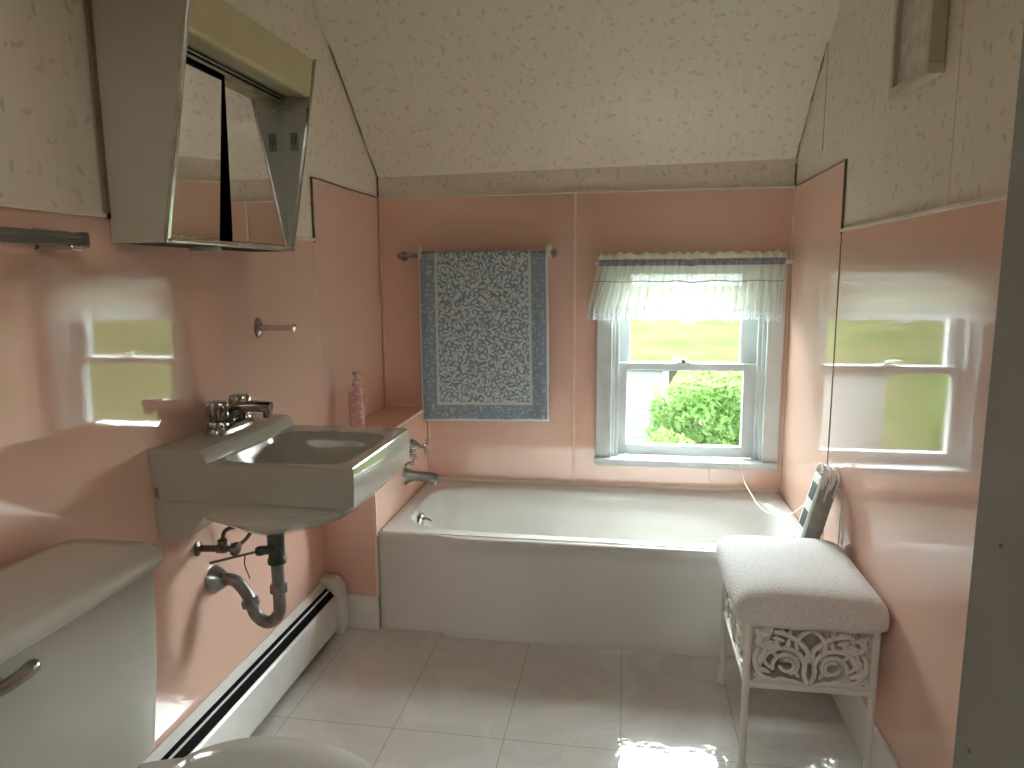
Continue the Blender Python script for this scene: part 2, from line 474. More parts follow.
# corner cracks where the slope meets the walls, and the paper seam up the slope
def slope_pt(x, t):   # t: distance fraction up the slope
    z0 = zl + (zr - zl) * x / W - .0
    return Vector((x, -.74 * t - .0, z0 + (CEIL - z0) * t))
bm = BM()
for x, t0, t1 in ((.003, -.02, .62), (W - .003, -.02, .50)):
    pts = [slope_pt(x, t0 + (t1 - t0) * i / 14) + Vector((random.uniform(-.0015, .0015), 0, random.uniform(-.003, .001) - .002)) for i in range(15)]
    tube(bm, pts, [random.uniform(.0012, .0038) for _ in pts], 6)
    tube(bm, [(x, -.003, Z1), (x, -.003, 1.66), (x, -.003, zl)], .003, 6)
obj('corner_crack', bm, M['dark_gap'], ceiling)
bm = BM(); tube(bm, [slope_pt(1.08, t) + Vector((0, 0, -.001)) for t in (.25, .6, 1.0)], .0022, 6)
obj('paper_seam', bm, M['frame_edge'], ceiling)
# boxed-in plumbing ledge at the head of the tub
bm = boxes((0, .197, TUBF + .0, 0, 0, .698))
ledge = struct(obj('wall_ledge', bm, M['pink'], smooth=False))
obj('corner_bead', boxes((.190, .2, TUBF - .004, TUBF + .004, .13, .70), (.192, .2, TUBF, 0, .694, .701)), M['seam_pink'], ledge, smooth=False)
struct(obj('baseboard_ledge', boxes((.02, .199, TUBF - .012, TUBF - .0005, 0, .130)), M['white_paint'], smooth=False, bevel=.003))
struct(obj('baseboard_right', boxes((W - .012, W - .0005, FRONT, TUBF - .03, 0, .138)), M['white_paint'], smooth=False, bevel=.004))
# wall with the doorway, its jamb and the hall beyond
DX0, DX1, DH = .22, 1.306, 2.03
bm = boxes((-.1, DX0 - .02, FRONT - .13, FRONT, 0, CEIL), (DX1 + .02, W + .1, FRONT - .13, FRONT, 0, CEIL), (DX0 - .02, DX1 + .02, FRONT - .13, FRONT, DH + .02, CEIL))
struct(obj('wall_front', bm, M['paper_back'], smooth=False))
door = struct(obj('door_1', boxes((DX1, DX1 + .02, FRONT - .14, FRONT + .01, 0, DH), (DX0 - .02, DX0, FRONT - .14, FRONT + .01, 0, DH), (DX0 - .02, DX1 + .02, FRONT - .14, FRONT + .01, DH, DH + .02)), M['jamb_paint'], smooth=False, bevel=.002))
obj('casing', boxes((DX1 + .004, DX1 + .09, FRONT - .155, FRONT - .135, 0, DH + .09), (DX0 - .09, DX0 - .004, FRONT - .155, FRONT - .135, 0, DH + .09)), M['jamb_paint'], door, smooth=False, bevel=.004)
bm = BM()
for y, z in ((-2.525, 1.105), (-2.512, .955)):
    lathe(bm, [(.0016, 0), (.0018, .0008), (.0005, .0012)], (DX1 + .0002, y, z), (-1, 0, 0), 10)
obj('nail_hole', bm, M['dark_gap'], door)
struct(obj('wall_hall', boxes((-.4, W + .4, -4.5, -4.4, 0, 2.6)), M['hall_bounce_cut'], smooth=False))
struct(obj('floor_hall', boxes((-.4, W + .4, -4.4, -2.641, -.12, 0)), M['hall_bounce_cut'], smooth=False))

# ------------------------------------------------------------------ window
win = struct(obj('window_1', boxes((WX0 - .062, WX0 + .002, -.022, 0, .497, 1.352), (WX1 - .002, WX1 + .060, -.022, 0, .497, 1.352), (WX0 + .003, WX1 - .003, -.021, 0, 1.320, 1.351)), M['window_backlit'], smooth=False, bevel=.003))
obj('window_stool', boxes((.945, 1.697, -.05, .06, .478, .499)), M['window_backlit'], win, smooth=False, bevel=.004)
obj('apron', boxes((.952, 1.69, -.016, -.0005, .462, .478)), M['window_backlit'], win, smooth=False, bevel=.002)
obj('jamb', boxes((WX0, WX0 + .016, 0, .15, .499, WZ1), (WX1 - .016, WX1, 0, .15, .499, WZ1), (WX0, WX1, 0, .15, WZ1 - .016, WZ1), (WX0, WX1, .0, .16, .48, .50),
                  (WX0 + .016, WX0 + .032, .012, .030, .499, WZ1 - .016), (WX1 - .032, WX1 - .016, .012, .030, .499, WZ1 - .016)), M['window_backlit'], win, smooth=False, bevel=.002)
a0, a1 = WX0 + .017, WX1 - .017
g0, g1 = 1.078, 1.560
ls = obj('lower_sash', boxes((a0, g0, .033, .068, .503, .905), (g1, a1, .033, .068, .503, .905), (g0, g1, .033, .068, .503, .548), (g0, g1, .033, .068, .875, .905)), M['window_backlit'], win, smooth=False, bevel=.003)
obj('glass_pane', boxes((g0 - .004, g1 + .004, .049, .052, .544, .879)), M['glass'], ls, smooth=False)
us = obj('upper_sash', boxes((a0, g0 + .012, .072, .107, .868, 1.318), (g1 - .012, a1, .072, .107, .868, 1.318), (g0, g1, .072, .107, .868, .900), (g0, g1, .072, .107, 1.278, 1.318)), M['window_backlit'], win, smooth=False, bevel=.003)
obj('glass_pane', boxes((g0 + .008, g1 - .008, .088, .091, .896, 1.282)), M['glass'], us, smooth=False)
bm = boxes((1.285, 1.345, .036, .064, .905, .910))
lathe(bm, [(.012, 0), (.012, .008), (.008, .012), (.0, .013)], (1.315, .05, .91), seg=14)
tube(bm, smooth_path([(1.315, .048, .92), (1.29, .04, .924), (1.268, .036, .922)]), [.005] * 17 if False else .0045, 8)
obj('sash_lock', bm, M['dull_chrome'], win)

# ------------------------------------------------------------------ valance and its rod
val = thing('window_valance', 'gathered sheer white valance with grey band and lace hem above window', 'curtain', (1.32, -.05, 1.10))
def valance_pt(s, h, amp=1.0):
    """s 0..1 across, h 0 (hem) .. 1 (rod)"""
    flare = (1 - h)
    x0 = .957 - .046 * flare; x1 = 1.683 - .006 * flare
    x = x0 + (x1 - x0) * s
    a = .004 + .010 * flare
    y = -.062 + amp * (a * math.sin(s * 2 * PI * 23 + 1.3 * math.sin(s * 17)) + .5 * a * math.sin(s * 2 * PI * 41 + 2)) - .010 * flare
    if abs(s - .52) < .03: y -= .012 * (1 - abs(s - .52) / .03)
    return x, y
def valance_grid(h0, h1, nz, zf, extra=0, name='', mat=None, ns=420):
    bm = BM(); rows = []
    for j in range(nz + 1):
        h = h0 + (h1 - h0) * j / nz
        row = []
        for i in range(ns + 1):
            s = i / ns
            x, y = valance_pt(s, min(1, max(0, h)))
            row.append(bm.verts.new((x, y + extra, zf(s, h, j))))
        rows.append(row)
    for a, b in zip(rows, rows[1:]):
        for i in range(ns): bm.faces.new((a[i], a[i + 1], b[i + 1], b[i]))
    return obj(name, bm, mat, val, recalc=False)
def vz(s, h, j=0): return 1.135 + (1.325 - 1.135) * h + .004 * math.sin(s * 31) * (1 - h) - .012 * math.exp(-((s - .52) / .035) ** 2) * (1 - h)
valance_grid(0, 1, 14, vz, 0, 'sheer_panel', M['sheer'])
valance_grid(-.19, 0.03, 5, lambda s, h, j: vz(s, max(h, 0)) + min(h, 0) * (.19 + .04 * abs(math.sin(s * PI * 38))) , -.0015, 'lace_hem', M['lace'])
valance_grid(.95, 1.08, 3, lambda s, h, j: 1.313 + (h - .95) / .13 * .026 - .004 * math.exp(-((s - .5) / .03) ** 2), -.006, 'rod_pocket', M['band'])
valance_grid(.595, .615, 2, lambda s, h, j: vz(s, h), -.003, 'pintuck', M['band'])
bm = BM(); rows = []
for j in range(5):
    row = []
    for i in range(421):
        s = i / 420; x, y = valance_pt(s, 1)
        w = math.sin(s * 2 * PI * 17 + 2 * math.sin(s * 13)); t = j / 4
        row.append(bm.verts.new((x, -.066 - .012 * w * t - .008 * math.sin(t * PI), 1.338 + t * (.025 + .0042 * w + .003 * math.sin(s * 47 + 1)))))
    rows.append(row)
for a, b in zip(rows, rows[1:]):
    for i in range(420): bm.faces.new((a[i], a[i + 1], b[i + 1], b[i]))
obj('header_ruffle', bm, M['ruffle'], val, recalc=False)
rod = thing('curtain_rod', 'flat white curtain rod holding the gathered valance over the window', 'curtain rod', (1.32, -.05, 1.322))
bm = BM(); tube(bm, smooth_path([(.963, -.023, 1.322), (.963, -.045, 1.322), (.972, -.056, 1.322), (1.32, -.056, 1.322), (1.685, -.056, 1.322), (1.697, -.045, 1.322), (1.695, -.023, 1.322)], 6), .006, 10)
obj('rod', bm, M['white_paint'], rod)
obj('rod_bracket', boxes((.957, .968, -.034, -.0225, 1.312, 1.332)), M['white_paint'], rod, smooth=False)
obj('rod_bracket', boxes((1.687, 1.701, -.034, -.0225, 1.312, 1.332)), M['white_paint'], rod, smooth=False)

# ------------------------------------------------------------------ bathtub
def sstep(a, b, x):
    t = max(0, min(1, (x - a) / (b - a))); return t * t * (3 - 2 * t)
tub = thing('bathtub', 'white enamel bathtub built in below the window', 'bathtub', (.96, -.345, 0))
TX0, TX1, TZ = .2005, W - .002, .366
bm = BM()
cnt = 160
rings = [rectring(TX0, TX1, TUBF + .022, -.007, TZ - .010, cnt), rectring(TX0 + .003, TX1 - .003, TUBF + .025, -.012, TZ, cnt)]
for hx, hy, z, n, sh in ((.712, .272, TZ, 5, 0), (.703, .262, TZ - .006, 5, 0), (.694, .252, TZ - .03, 5, 0), (.668, .235, TZ - .14, 4.6, .004), (.63, .215, TZ - .24, 4.2, .008), (.58, .185, TZ - .29, 3.8, .01), (.48, .13, TZ - .305, 3.4, .012)):
    rings.append(rrect(.965 - sh, -.356, hx, hy, n, cnt, z))
loft(bm, rings, False, True)
obj('basin', bm, M['enamel'], tub)
# apron: a grid over x with a soft step from the plain left end to the bowed main panel
bm = BM()
prof = [(.010, .356), (.004, .364), (-.006, .3665), (-.018, .362), (-.026, .350), (-.024, .338), (-.014, .325), (-.010, .30), (-.010, .125), (-.018, .112), (-.018, .088), (-.026, .076), (-.026, .052), (-.034, .040), (-.034, .0)]
prof0 = [(.012, .357), (.010, .3655), (.004, .366), (.001, .3645), (-.002, .360), (-.004, .350), (-.004, .325), (-.004, .30), (-.004, .12), (-.004, .112), (-.004, .085), (-.004, .077), (-.004, .05), (-.004, .042), (-.004, .0)]
xs = [TX0 + (TX1 - TX0) * i / 120 for i in range(121)]
cols = []
for x in xs:
    k = sstep(.40, .50, x)
    cols.append([bm.verts.new((x, TUBF + .010 + p[0] * k + q[0] * (1 - k), p[1] * k + q[1] * (1 - k))) for p, q in zip(prof, prof0)])
for a, b in zip(cols, cols[1:]):
    for i in range(len(prof) - 1): bm.faces.new((a[i], b[i], b[i + 1], a[i + 1]))
# inner lip joining the apron to the rim
back = [bm.verts.new((x, TUBF + .06, TZ - .004)) for x in xs]
for i in range(len(xs) - 1): bm.faces.new((cols[i][0], back[i], back[i + 1], cols[i + 1][0]))
obj('apron', bm, M['enamel'], tub)
bm = BM(); lathe(bm, [(.034, 0), (.034, .004), (.028, .010), (.0, .012)], (.2765, -.41, .318), (1, 0, -.2), 28)
ov = obj('overflow_plate', bm, M['chrome'], tub)
bm = BM(); tube(bm, [(.284, -.41, .322), (.300, -.41, .328), (.322, -.41, .318)], [.005, .005, .004], 8)
obj('trip_lever', bm, M['dull_chrome'], ov)
bm = BM(); lathe(bm, [(.034, 0), (.032, .003), (.02, .004), (.0, .002)], (.48, -.356, TZ - .305), seg=24)
obj('drain', bm, M['chrome'], tub)

sp = thing('tub_spout', 'tapered dull chrome bathtub spout on the pink ledge above the tub end', 'tub spout', (.1975, -.345, .478))
bm = BM()
pp = smooth_path([(.1985, -.345, .480), (.215, -.345, .481), (.255, -.345, .481), (.300, -.345, .478), (.330, -.345, .471)], 5)
rr = [.036 - .016 * min(1, (i / 9)) if i < 10 else .020 for i in range(len(pp))]
rr[0] = .038
tube(bm, pp, rr, 20)
bmesh.ops.scale(bm, vec=(1, .85, 1), space=Matrix.Translation((0, .345, 0)), verts=bm.verts)
obj('spout_body', bm, M['pewter'], sp)
bm = BM(); lathe(bm, [(.013, 0), (.014, .016), (.010, .017)], (.318, -.345, .466), (0, 0, -1), 16)
obj('nozzle', bm, M['dull_chrome'], sp)

def tub_handle(name, label, y, z):
    t = thing(name, label, 'tub handle', (.1975, y, z), 'handles over the bathtub spout')
    bm = BM(); lathe(bm, [(.030, 0), (.030, .004), (.022, .022), (.014, .030), (.012, .036)], (.1985, y, z), (1, 0, 0), 24)
    obj('escutcheon', bm, M['dull_chrome'], t)
    bm = BM(); lathe(bm, [(.008, .03), (.008, .055), (.012, .058), (.012, .072), (.004, .075)], (.1985, y, z), (1, 0, 0), 16)
    for k in range(4):
        a = PI / 4 + k * PI / 2 + .3
        d = Vector((0, math.cos(a), math.sin(a)))
        o = Vector((.1985 + .064, y, z))
        tube(bm, [o, o + d * .014, o + d * .026, o + d * .031], [.005, .0045, .007, .003], 8)
    obj('cross_grip', bm, M['chrome'], t)
tub_handle('tub_faucet_handle', 'chrome cross handle on the pink ledge, nearer the window wall', -.262, .583)
tub_handle('tub_faucet_handle', 'chrome cross handle on the pink ledge, partly hidden by the sink corner', -.43, .583)
dv = thing('diverter_knob', 'small chrome diverter knob between the tub handles and spout', 'diverter', (.1975, -.335, .530))
bm = BM(); lathe(bm, [(.016, 0), (.016, .003), (.007, .008), (.006, .022)], (.1985, -.335, .532), (1, 0, 0), 18)
obj('stem', bm, M['dull_chrome'], dv)
bm = BM(); lathe(bm, [(.006, .020), (.011, .024), (.011, .034), (.003, .036)], (.1985, -.335, .532), (1, 0, 0), 18)
obj('knob', bm, M['chrome'], dv)

# ------------------------------------------------------------------ wall-hung sink
SY0, SY1 = -1.585, -1.155
sink = thing('wall_sink', 'ivory wall-hung sink with exposed chrome trap on pink wall', 'sink', (.002, -1.37, .86))
bm = BM()
cnt = 96
rz = .862
scx, scy = .300, -1.393
rings = [rectring(.004, .484, SY0, SY1, .772, cnt), rectring(.002, .486, SY0 - .001, SY1 + .001, .800, cnt), rectring(.002, .487, SY0 - .001, SY1 + .001, rz - .008, cnt), rectring(.004, .484, SY0 + .002, SY1 - .002, rz - .001, cnt), rectring(.008, .480, SY0 + .006, SY1 - .006, rz, cnt)]
for hx, hy, dz, n in ((.155, .163, -.001, 6), (.150, .158, -.006, 6), (.144, .150, -.028, 5.5), (.125, .128, -.075, 4.5), (.095, .095, -.105, 3.2), (.045, .045, -.118, 2.4), (.022, .022, -.121, 2)):
    rings.append(rrect(scx, scy, hx, hy, n, cnt, rz + dz))
loft(bm, rings, False, True)
# back deck, its front face leaning down into the bowl
prism(bm, [(.002, .80), (.158, .80), (.150, .850), (.134, .884), (.124, .890), (.010, .892), (.002, .885)], 1, SY0, SY1)
# underside of the bowl: ellipse rings below the apron
for_rings = [rectring(.010, .476, SY0 + .008, SY1 - .008, .774, cnt)]
for hx, hy, z, n, cx in ((.228, .206, .748, 7, .236), (.195, .185, .715, 4, .235), (.145, .142, .685, 3, .220), (.098, .096, .655, 2.4, .203), (.055, .055, .634, 2.1, .188), (.034, .034, .626, 2, .182)):
    for_rings.append(rrect(cx, -1.37, hx, hy, n, cnt, z))
loft(bm, for_rings, False, True)
# hanger skirt against the wall
prism(bm, [(.002, .675), (.066, .675), (.088, .690), (.12, .73), (.19, .775), (.002, .775)], 1, SY0 + .007, SY1 - .007)
obj('basin', bm, M['sink_china'], sink, bevel=.006, seg=3, angle=28)
# faucet on the deck
bm = BM()
loft(bm, [rrect(.068, -1.355, .030, .088, 3.5, 40, .891), rrect(.068, -1.355, .029, .087, 3.5, 40, .900), rrect(.068, -1.355, .024, .082, 3.2, 40, .908), rrect(.068, -1.355, .015, .07, 3, 40, .911)])
fb = obj('faucet', bm, M['dull_chrome'], sink)
bm = BM()
pp = smooth_path([(.062, -1.355, .905), (.066, -1.355, .928), (.085, -1.354, .944), (.125, -1.350, .950), (.178, -1.345, .948)], 6)
tube(bm, pp, [.018 - .003 * i / len(pp) for i in range(len(pp))], 14)
lathe(bm, [(.0115, 0), (.0125, .022), (.009, .023)], (.168, -1.346, .944), (.05, 0, -1), 14)
lathe(bm, [(.004, 0), (.004, .035), (.007, .038), (.007, .046), (.002, .049)], (.043, -1.355, .905), seg=10)
obj('spout', bm, M['dark_chrome'], fb)
for y in (-1.408, -1.302):
    bm = BM()
    lathe(bm, [(.023, .906), (.023, .914), (.018, .922), (.023, .927), (.0255, .934), (.0245, .966), (.020, .972), (.0, .974)], (.066, y, 0), seg=60, flute=lambda t: 1 + .08 * math.cos(12 * t))
    obj('knob', bm, M['dark_chrome'], fb)
# drain and trap
DXc, DYc = .182, -1.37
bm = BM(); lathe(bm, [(.024, 0), (.026, -.012), (.022, -.018), (.021, -.075), (.024, -.080), (.024, -.092), (.018, -.095)], (DXc, DYc, .632), seg=22)
tube(bm, [(DXc, DYc, .578), (DXc - .02, DYc - .012, .578), (DXc - .045, DYc - .025, .577)], [.012, .012, .010], 12)
lathe(bm, [(.012, .03), (.013, .034), (.013, .046), (.006, .05)], (DXc, DYc, .578), (-.85, -.5, 0), 12)
dr = obj('drain_body', bm, M['bronze'], sink)
bm = BM(); tube(bm, [(DXc - .04, DYc - .022, .577), (.085, -1.435, .572), (.05, -1.462, .569)], .0035, 8)
obj('lift_rod', bm, M['brown_metal'], dr)
bm = BM(); tube(bm, smooth_path([(.118, -1.412, .574), (.116, -1.414, .55), (.122, -1.412, .525), (.126, -1.41, .51)]), .0018, 6)
obj('clevis_strap', bm, M['brown_metal'], dr)
trap = obj('trap', None or (lambda b: (tube(b, smooth_path([(DXc, DYc, .545), (DXc, DYc, .50), (DXc, DYc, .43), (DXc - .004, DYc, .398), (DXc - .026, DYc, .374), (DXc - .050, DYc, .374), (DXc - .072, DYc, .394), (DXc - .084, DYc, .430), (.082, DYc - .002, .462), (.060, DYc - .004, .484), (.030, DYc - .006, .488), (.004, DYc - .006, .486)], 6), .0165, 16), b)[1])(BM()), M['trap_metal'], sink)
bm = BM()
lathe(bm, [(.018, -.012), (.0235, -.010), (.0235, .008), (.018, .012)], (DXc, DYc, .470), seg=8)
obj('slip_nut', bm, M['trap_metal'], trap, smooth=False)
bm = BM(); lathe(bm, [(.018, -.012), (.0235, -.010), (.0235, .008), (.018, .012)], (DXc - .083, DYc, .424), (-.25, 0, 1), seg=8)
obj('slip_nut', bm, M['trap_metal'], trap, smooth=False)
bm = BM(); lathe(bm, [(.038, .001), (.037, .006), (.026, .026), (.020, .034), (.018, .036)], (0.0, DYc - .006, .484), (1, 0, .05), 24)
obj('wall_flange', bm, M['pewter'], trap)
# supply stop and riser
bm = BM()
VY, VZ = -1.434, .594
lathe(bm, [(.020, .001), (.020, .004), (.016, .006), (.009, .009), (.009, .05), (.012, .052), (.012, .075), (.008, .078), (.008, .09)], (0, VY, VZ), (1, .12, 0), 18)
lathe(bm, [(.008, 0), (.009, .012), (.012, .013), (.012, .024), (.007, .026)], (.066, VY + .008, VZ), (0, 0, 1), 12)
vlv = obj('supply_stop', bm, M['brown_metal'], sink)
bm = BM(); lathe(bm, [(.005, .08), (.005, .092), (.018, .094), (.020, .100), (.017, .107), (.003, .109)], (0, VY, VZ), (1, .12, 0), 18, flute=lambda t: 1 + .18 * math.cos(2 * t))
obj('valve_handle', bm, M['brown_metal'], vlv)
bm = BM(); tube(bm, smooth_path([(.066, VY + .008, .615), (.074, -1.424, .640), (.100, -1.420, .652), (.135, -1.415, .650), (.156, -1.40, .636), (.158, -1.39, .66)], 6), .0055, 10)
obj('riser', bm, M['brown_metal'], vlv)
bm = BM(); tube(bm, smooth_path([(.06, -1.30, .68), (.07, -1.29, .60), (.03, -1.285, .55), (.003, -1.285, .545)], 6), .0055, 10)
obj('riser', bm, M['brown_metal'], vlv)

# ------------------------------------------------------------------ mirror cabinet
CY0, CY1 = -1.640, -1.074
cab = thing('medicine_cabinet', 'beige mirror cabinet with yellowed light box on left wall above sink', 'medicine cabinet', (.001, -1.353, 1.35))
Xf = lambda z: .128 + (.226 - .128) * (z - 1.35) / (1.87 - 1.35)
XM = .124
CZ0, CZ1 = 1.350, 1.863
# near cheek, outside face runs from the wall to the leaning front edge
bm = BM(); prism(bm, [(.002, CZ0), (.128, CZ0), (Xf(CZ1), CZ1), (.002, CZ1)], 1, CY0, CY0 + .006)
obj('side_panel', bm, M['cab_enamel'], cab, smooth=False, bevel=.001)
bm = BM(); prism(bm, [(.002, CZ0), (.128, CZ0), (Xf(CZ1), CZ1), (.002, CZ1)], 1, CY1 - .006, CY1)
ck = obj('side_panel', bm, M['cab_cheek'], cab, smooth=False, bevel=.001)
bm = boxes((.140, .164, CY1 - .0075, CY1 - .006, 1.626, 1.674))
ol = obj('outlet', bm, M['outlet'], ck, smooth=False, bevel=.001)
bm = BM()
for dx, dz in ((-.0045, .008), (.0045, .008), (0, -.008), (-.0045, -.001), (.0045, -.001)):
    box(bm, .152 + dx - .0012, .152 + dx + .0012, CY1 - .0082, CY1 - .0074, 1.65 + dz - .004, 1.65 + dz + .004)
obj('outlet_slots', bm, M['black'], ol, smooth=False)
for x in (.140, .195):
    bm = BM(); lathe(bm, [(.005, 0), (.004, .002), (0, .0025)], (x, CY1 - .006, 1.735), (0, -1, 0), 12)
    obj('screw', bm, M['chrome'], ck)
# front edges of the cheeks: aluminium strips
def edge_strip(y0, y1):
    bm = BM(); prism(bm, [(.122, CZ0), (.1305, CZ0), (Xf(CZ1) + .0025, CZ1), (Xf(CZ1) - .006, CZ1)], 1, y0, y1)
    return bm
obj('edge_strip', edge_strip(CY0 - .001, CY0 + .010), M['cab_chrome'], cab, smooth=False, bevel=.001)
obj('edge_strip', edge_strip(CY1 - .008, CY1 + .001), M['cab_chrome'], cab, smooth=False, bevel=.001)
# body and black interior
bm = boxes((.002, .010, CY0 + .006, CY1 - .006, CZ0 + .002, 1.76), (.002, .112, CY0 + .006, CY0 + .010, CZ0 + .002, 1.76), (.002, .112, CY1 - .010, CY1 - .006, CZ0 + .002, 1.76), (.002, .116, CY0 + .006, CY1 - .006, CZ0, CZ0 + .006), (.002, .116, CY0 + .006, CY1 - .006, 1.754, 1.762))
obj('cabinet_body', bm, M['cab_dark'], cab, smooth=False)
# mirror doors: the right one square, the left one dropped a little out of line
bm = BM(); prism(bm, [(-1.373, 1.366), (CY1 - .007, 1.366), (CY1 - .007, 1.748), (-1.361, 1.748)], 0, .116, .1195)
obj('mirror_door', bm, M['mirror'], cab, smooth=False)
bm = BM()
tilt = lambda z: .1215 + (z - 1.364) * .050
q = [(CY0 + .008, 1.364), (-1.433, 1.364), (-1.410, 1.727), (CY0 + .008, 1.727)]
loft(bm, [[(tilt(z) - .003, y, z) for y, z in q], [(tilt(z), y, z) for y, z in q]])
md = obj('mirror_door', bm, M['mirror'], cab, smooth=False)
bm = BM(); prism(bm, [(-1.433, 1.364), (-1.4325, 1.364), (-1.4125, 1.60), (-1.42, 1.60)], 0, .117, .1205)
obj('door_edge', bm, M['cab_dark'], md, smooth=False)
# black gap above the dropped door, tracks and bottom frame
bm = boxes((.112, .130, CY0 + .006, CY1 - .006, 1.748, 1.756), (.112, .134, CY0 + .006, CY1 - .006, 1.759, 1.764), (.112, .138, CY0 + .006, CY1 - .006, 1.767, 1.772))
obj('door_track', bm, M['cab_chrome'], cab, smooth=False, bevel=.001)
bm = boxes((.110, .1315, CY0 + .006, CY1 - .006, 1.350, 1.363), (.1315, .136, CY0 + .006, CY1 - .006, 1.352, 1.358))
obj('sill_frame', bm, M['cab_chrome'], cab, smooth=False, bevel=.002)
bm = BM(); lathe(bm, [(.0, 0), (.034, 0), (.036, -.004), (.034, -.013), (.028, -.015), (0, -.015)], (.095, -1.452, 1.3500), seg=32)
obj('night_light_cap', bm, M['cab_enamel'], cab)
# light box with a rounded diffuser
bm = BM(); prism(bm, [(.118, 1.775), (.150, 1.770), (.185, 1.764), (.199, 1.764), (.206, 1.770), (.2185, 1.858), (.2185, 1.861), (.118, 1.861)], 1, CY0 + .007, CY1 - .007)
obj('light_diffuser', bm, M['cab_light'], cab, smooth=True, bevel=.003, seg=3)
obj('back_gap_shade', boxes((.0005, .006, CY0 - .012, CY0 + .02, 1.40, CZ1)), M['seam_and_shade'], cab, smooth=False)  # brown strip stands in for the shadow gap at the cabinet's back edge

# ------------------------------------------------------------------ hardware on the left wall
bar = thing('towel_bar', 'square grey chrome towel bar left of the mirror cabinet', 'towel bar', (.001, -1.9, 1.348))
obj('bar', boxes((.050, .066, -2.22, -1.795, 1.336, 1.361), (.066, .0685, -2.22, -1.795, 1.3365, 1.346), (.066, .0685, -2.22, -1.795, 1.351, 1.3605)), M['bar_metal'], bar, smooth=False, bevel=.003)
bm = boxes((.048, .071, -1.797, -1.782, 1.334, 1.363)); obj('end_cap', bm, M['bar_metal'], bar, smooth=False, bevel=.004)
for y in (-1.815, -2.18):
    bm = BM()
    loft(bm, [[(.0005, y - .024, 1.326), (.0005, y + .024, 1.326), (.0005, y + .024, 1.370), (.0005, y - .024, 1.370)], [(.008, y - .020, 1.330), (.008, y + .020, 1.330), (.008, y + .020, 1.366), (.008, y - .020, 1.366)], [(.040, y - .015, 1.328), (.040, y + .015, 1.328), (.040, y + .015, 1.366), (.040, y - .015, 1.366)], [(.072, y - .015, 1.328), (.072, y + .015, 1.328), (.072, y + .015, 1.3355), (.072, y - .015, 1.3355)]])
    obj('bar_post', bm, M['chrome'], bar, smooth=False, bevel=.002)

hk = thing('wall_peg', 'chrome peg with oval base on pink wall between cabinet and faucet', 'wall peg', (.0005, -1.07, 1.13))
bm = BM(); lathe(bm, [(.026, 0), (.026, .004), (.018, .010), (.012, .013)], (.0006, -1.07, 1.131), (1, 0, 0), 24)
bmesh.ops.scale(bm, vec=(1, .8, 1.15), space=Matrix.Translation((0, 1.07, -1.131)), verts=bm.verts)
obj('base_plate', bm, M['dull_chrome'], hk)
bm = BM(); tube(bm, smooth_path([(.006, -1.07, 1.131), (.03, -1.07, 1.131), (.075, -1.07, 1.131), (.112, -1.07, 1.131)], 4), [.010] * 4 + [.0085] * 9, 12)
lathe(bm, [(.0085, 0), (.0115, .004), (.0115, .012), (.003, .015)], (.106, -1.07, 1.131), (1, 0, 0), 16)
obj('peg', bm, M['chrome'], hk)

# ------------------------------------------------------------------ soap bottle
sb = thing('soap_bottle', 'slim pink pump soap bottle standing on the ledge behind the sink', 'soap bottle', (.083, -.54, .7015))
bm = BM()
loft(bm, [rrect(.083, -.54, .029, .021, 3, 32, z) if s == 1 else rrect(.083, -.54, .029 * s, .021 * s, 2.6, 32, z) for z, s in ((.7018, .92), (.706, 1), (.845, 1), (.858, .94), (.868, .7), (.874, .48), (.884, .45))])
obj('bottle', bm, M['soap'], sb)
bm = BM(); lathe(bm, [(.013, .880), (.014, .882), (.014, .896), (.009, .900), (.005, .902), (.005, .918), (.011, .919), (.012, .928), (.006, .931)], (.083, -.54, 0), seg=18)
tube(bm, [(.083, -.54, .925), (.10, -.545, .925), (.116, -.55, .919)], [.006, .005, .004], 8)
obj('pump', bm, M['clear'], sb)

# ------------------------------------------------------------------ towel and its rail
rail = thing('towel_rail', 'thin grey towel rail on the far pink wall holding a blue towel', 'towel bar', (.44, -.003, 1.367))
bm = BM(); tube(bm, [(.104, -.055, 1.364), (.44, -.055, 1.368), (.772, -.055, 1.370)], .0085, 14)
obj('rail', bm, M['dull_chrome'], rail)
for x, z in ((.112, 1.364), (.764, 1.370)):
    bm = BM(); lathe(bm, [(.020, 0), (.020, .004), (.013, .010), (.010, .014), (.010, .046), (.013, .050), (.013, .062), (.004, .066)], (x, -.0005, z), (0, -1, 0), 18)
    obj('rail_post', bm, M['dull_chrome'], rail)
tw = None
bm = BM()
uvl = bm.loops.layers.uv.new('UVMap')
nu, R_ = 90, .0125
path = []      # (y, z, v) down the front from the hem, over the rail, down the back
ztop = 1.368
for k in range(41): path.append((0, .664 + (ztop - .664) * k / 40, .704 * k / 40))
for k in range(1, 9): path.append((k / 8.0, None, .704 + .04 * k / 8))
for k in range(1, 21): path.append((2, ztop - .55 * k / 20, .744 + .55 * k / 20))
grid = []
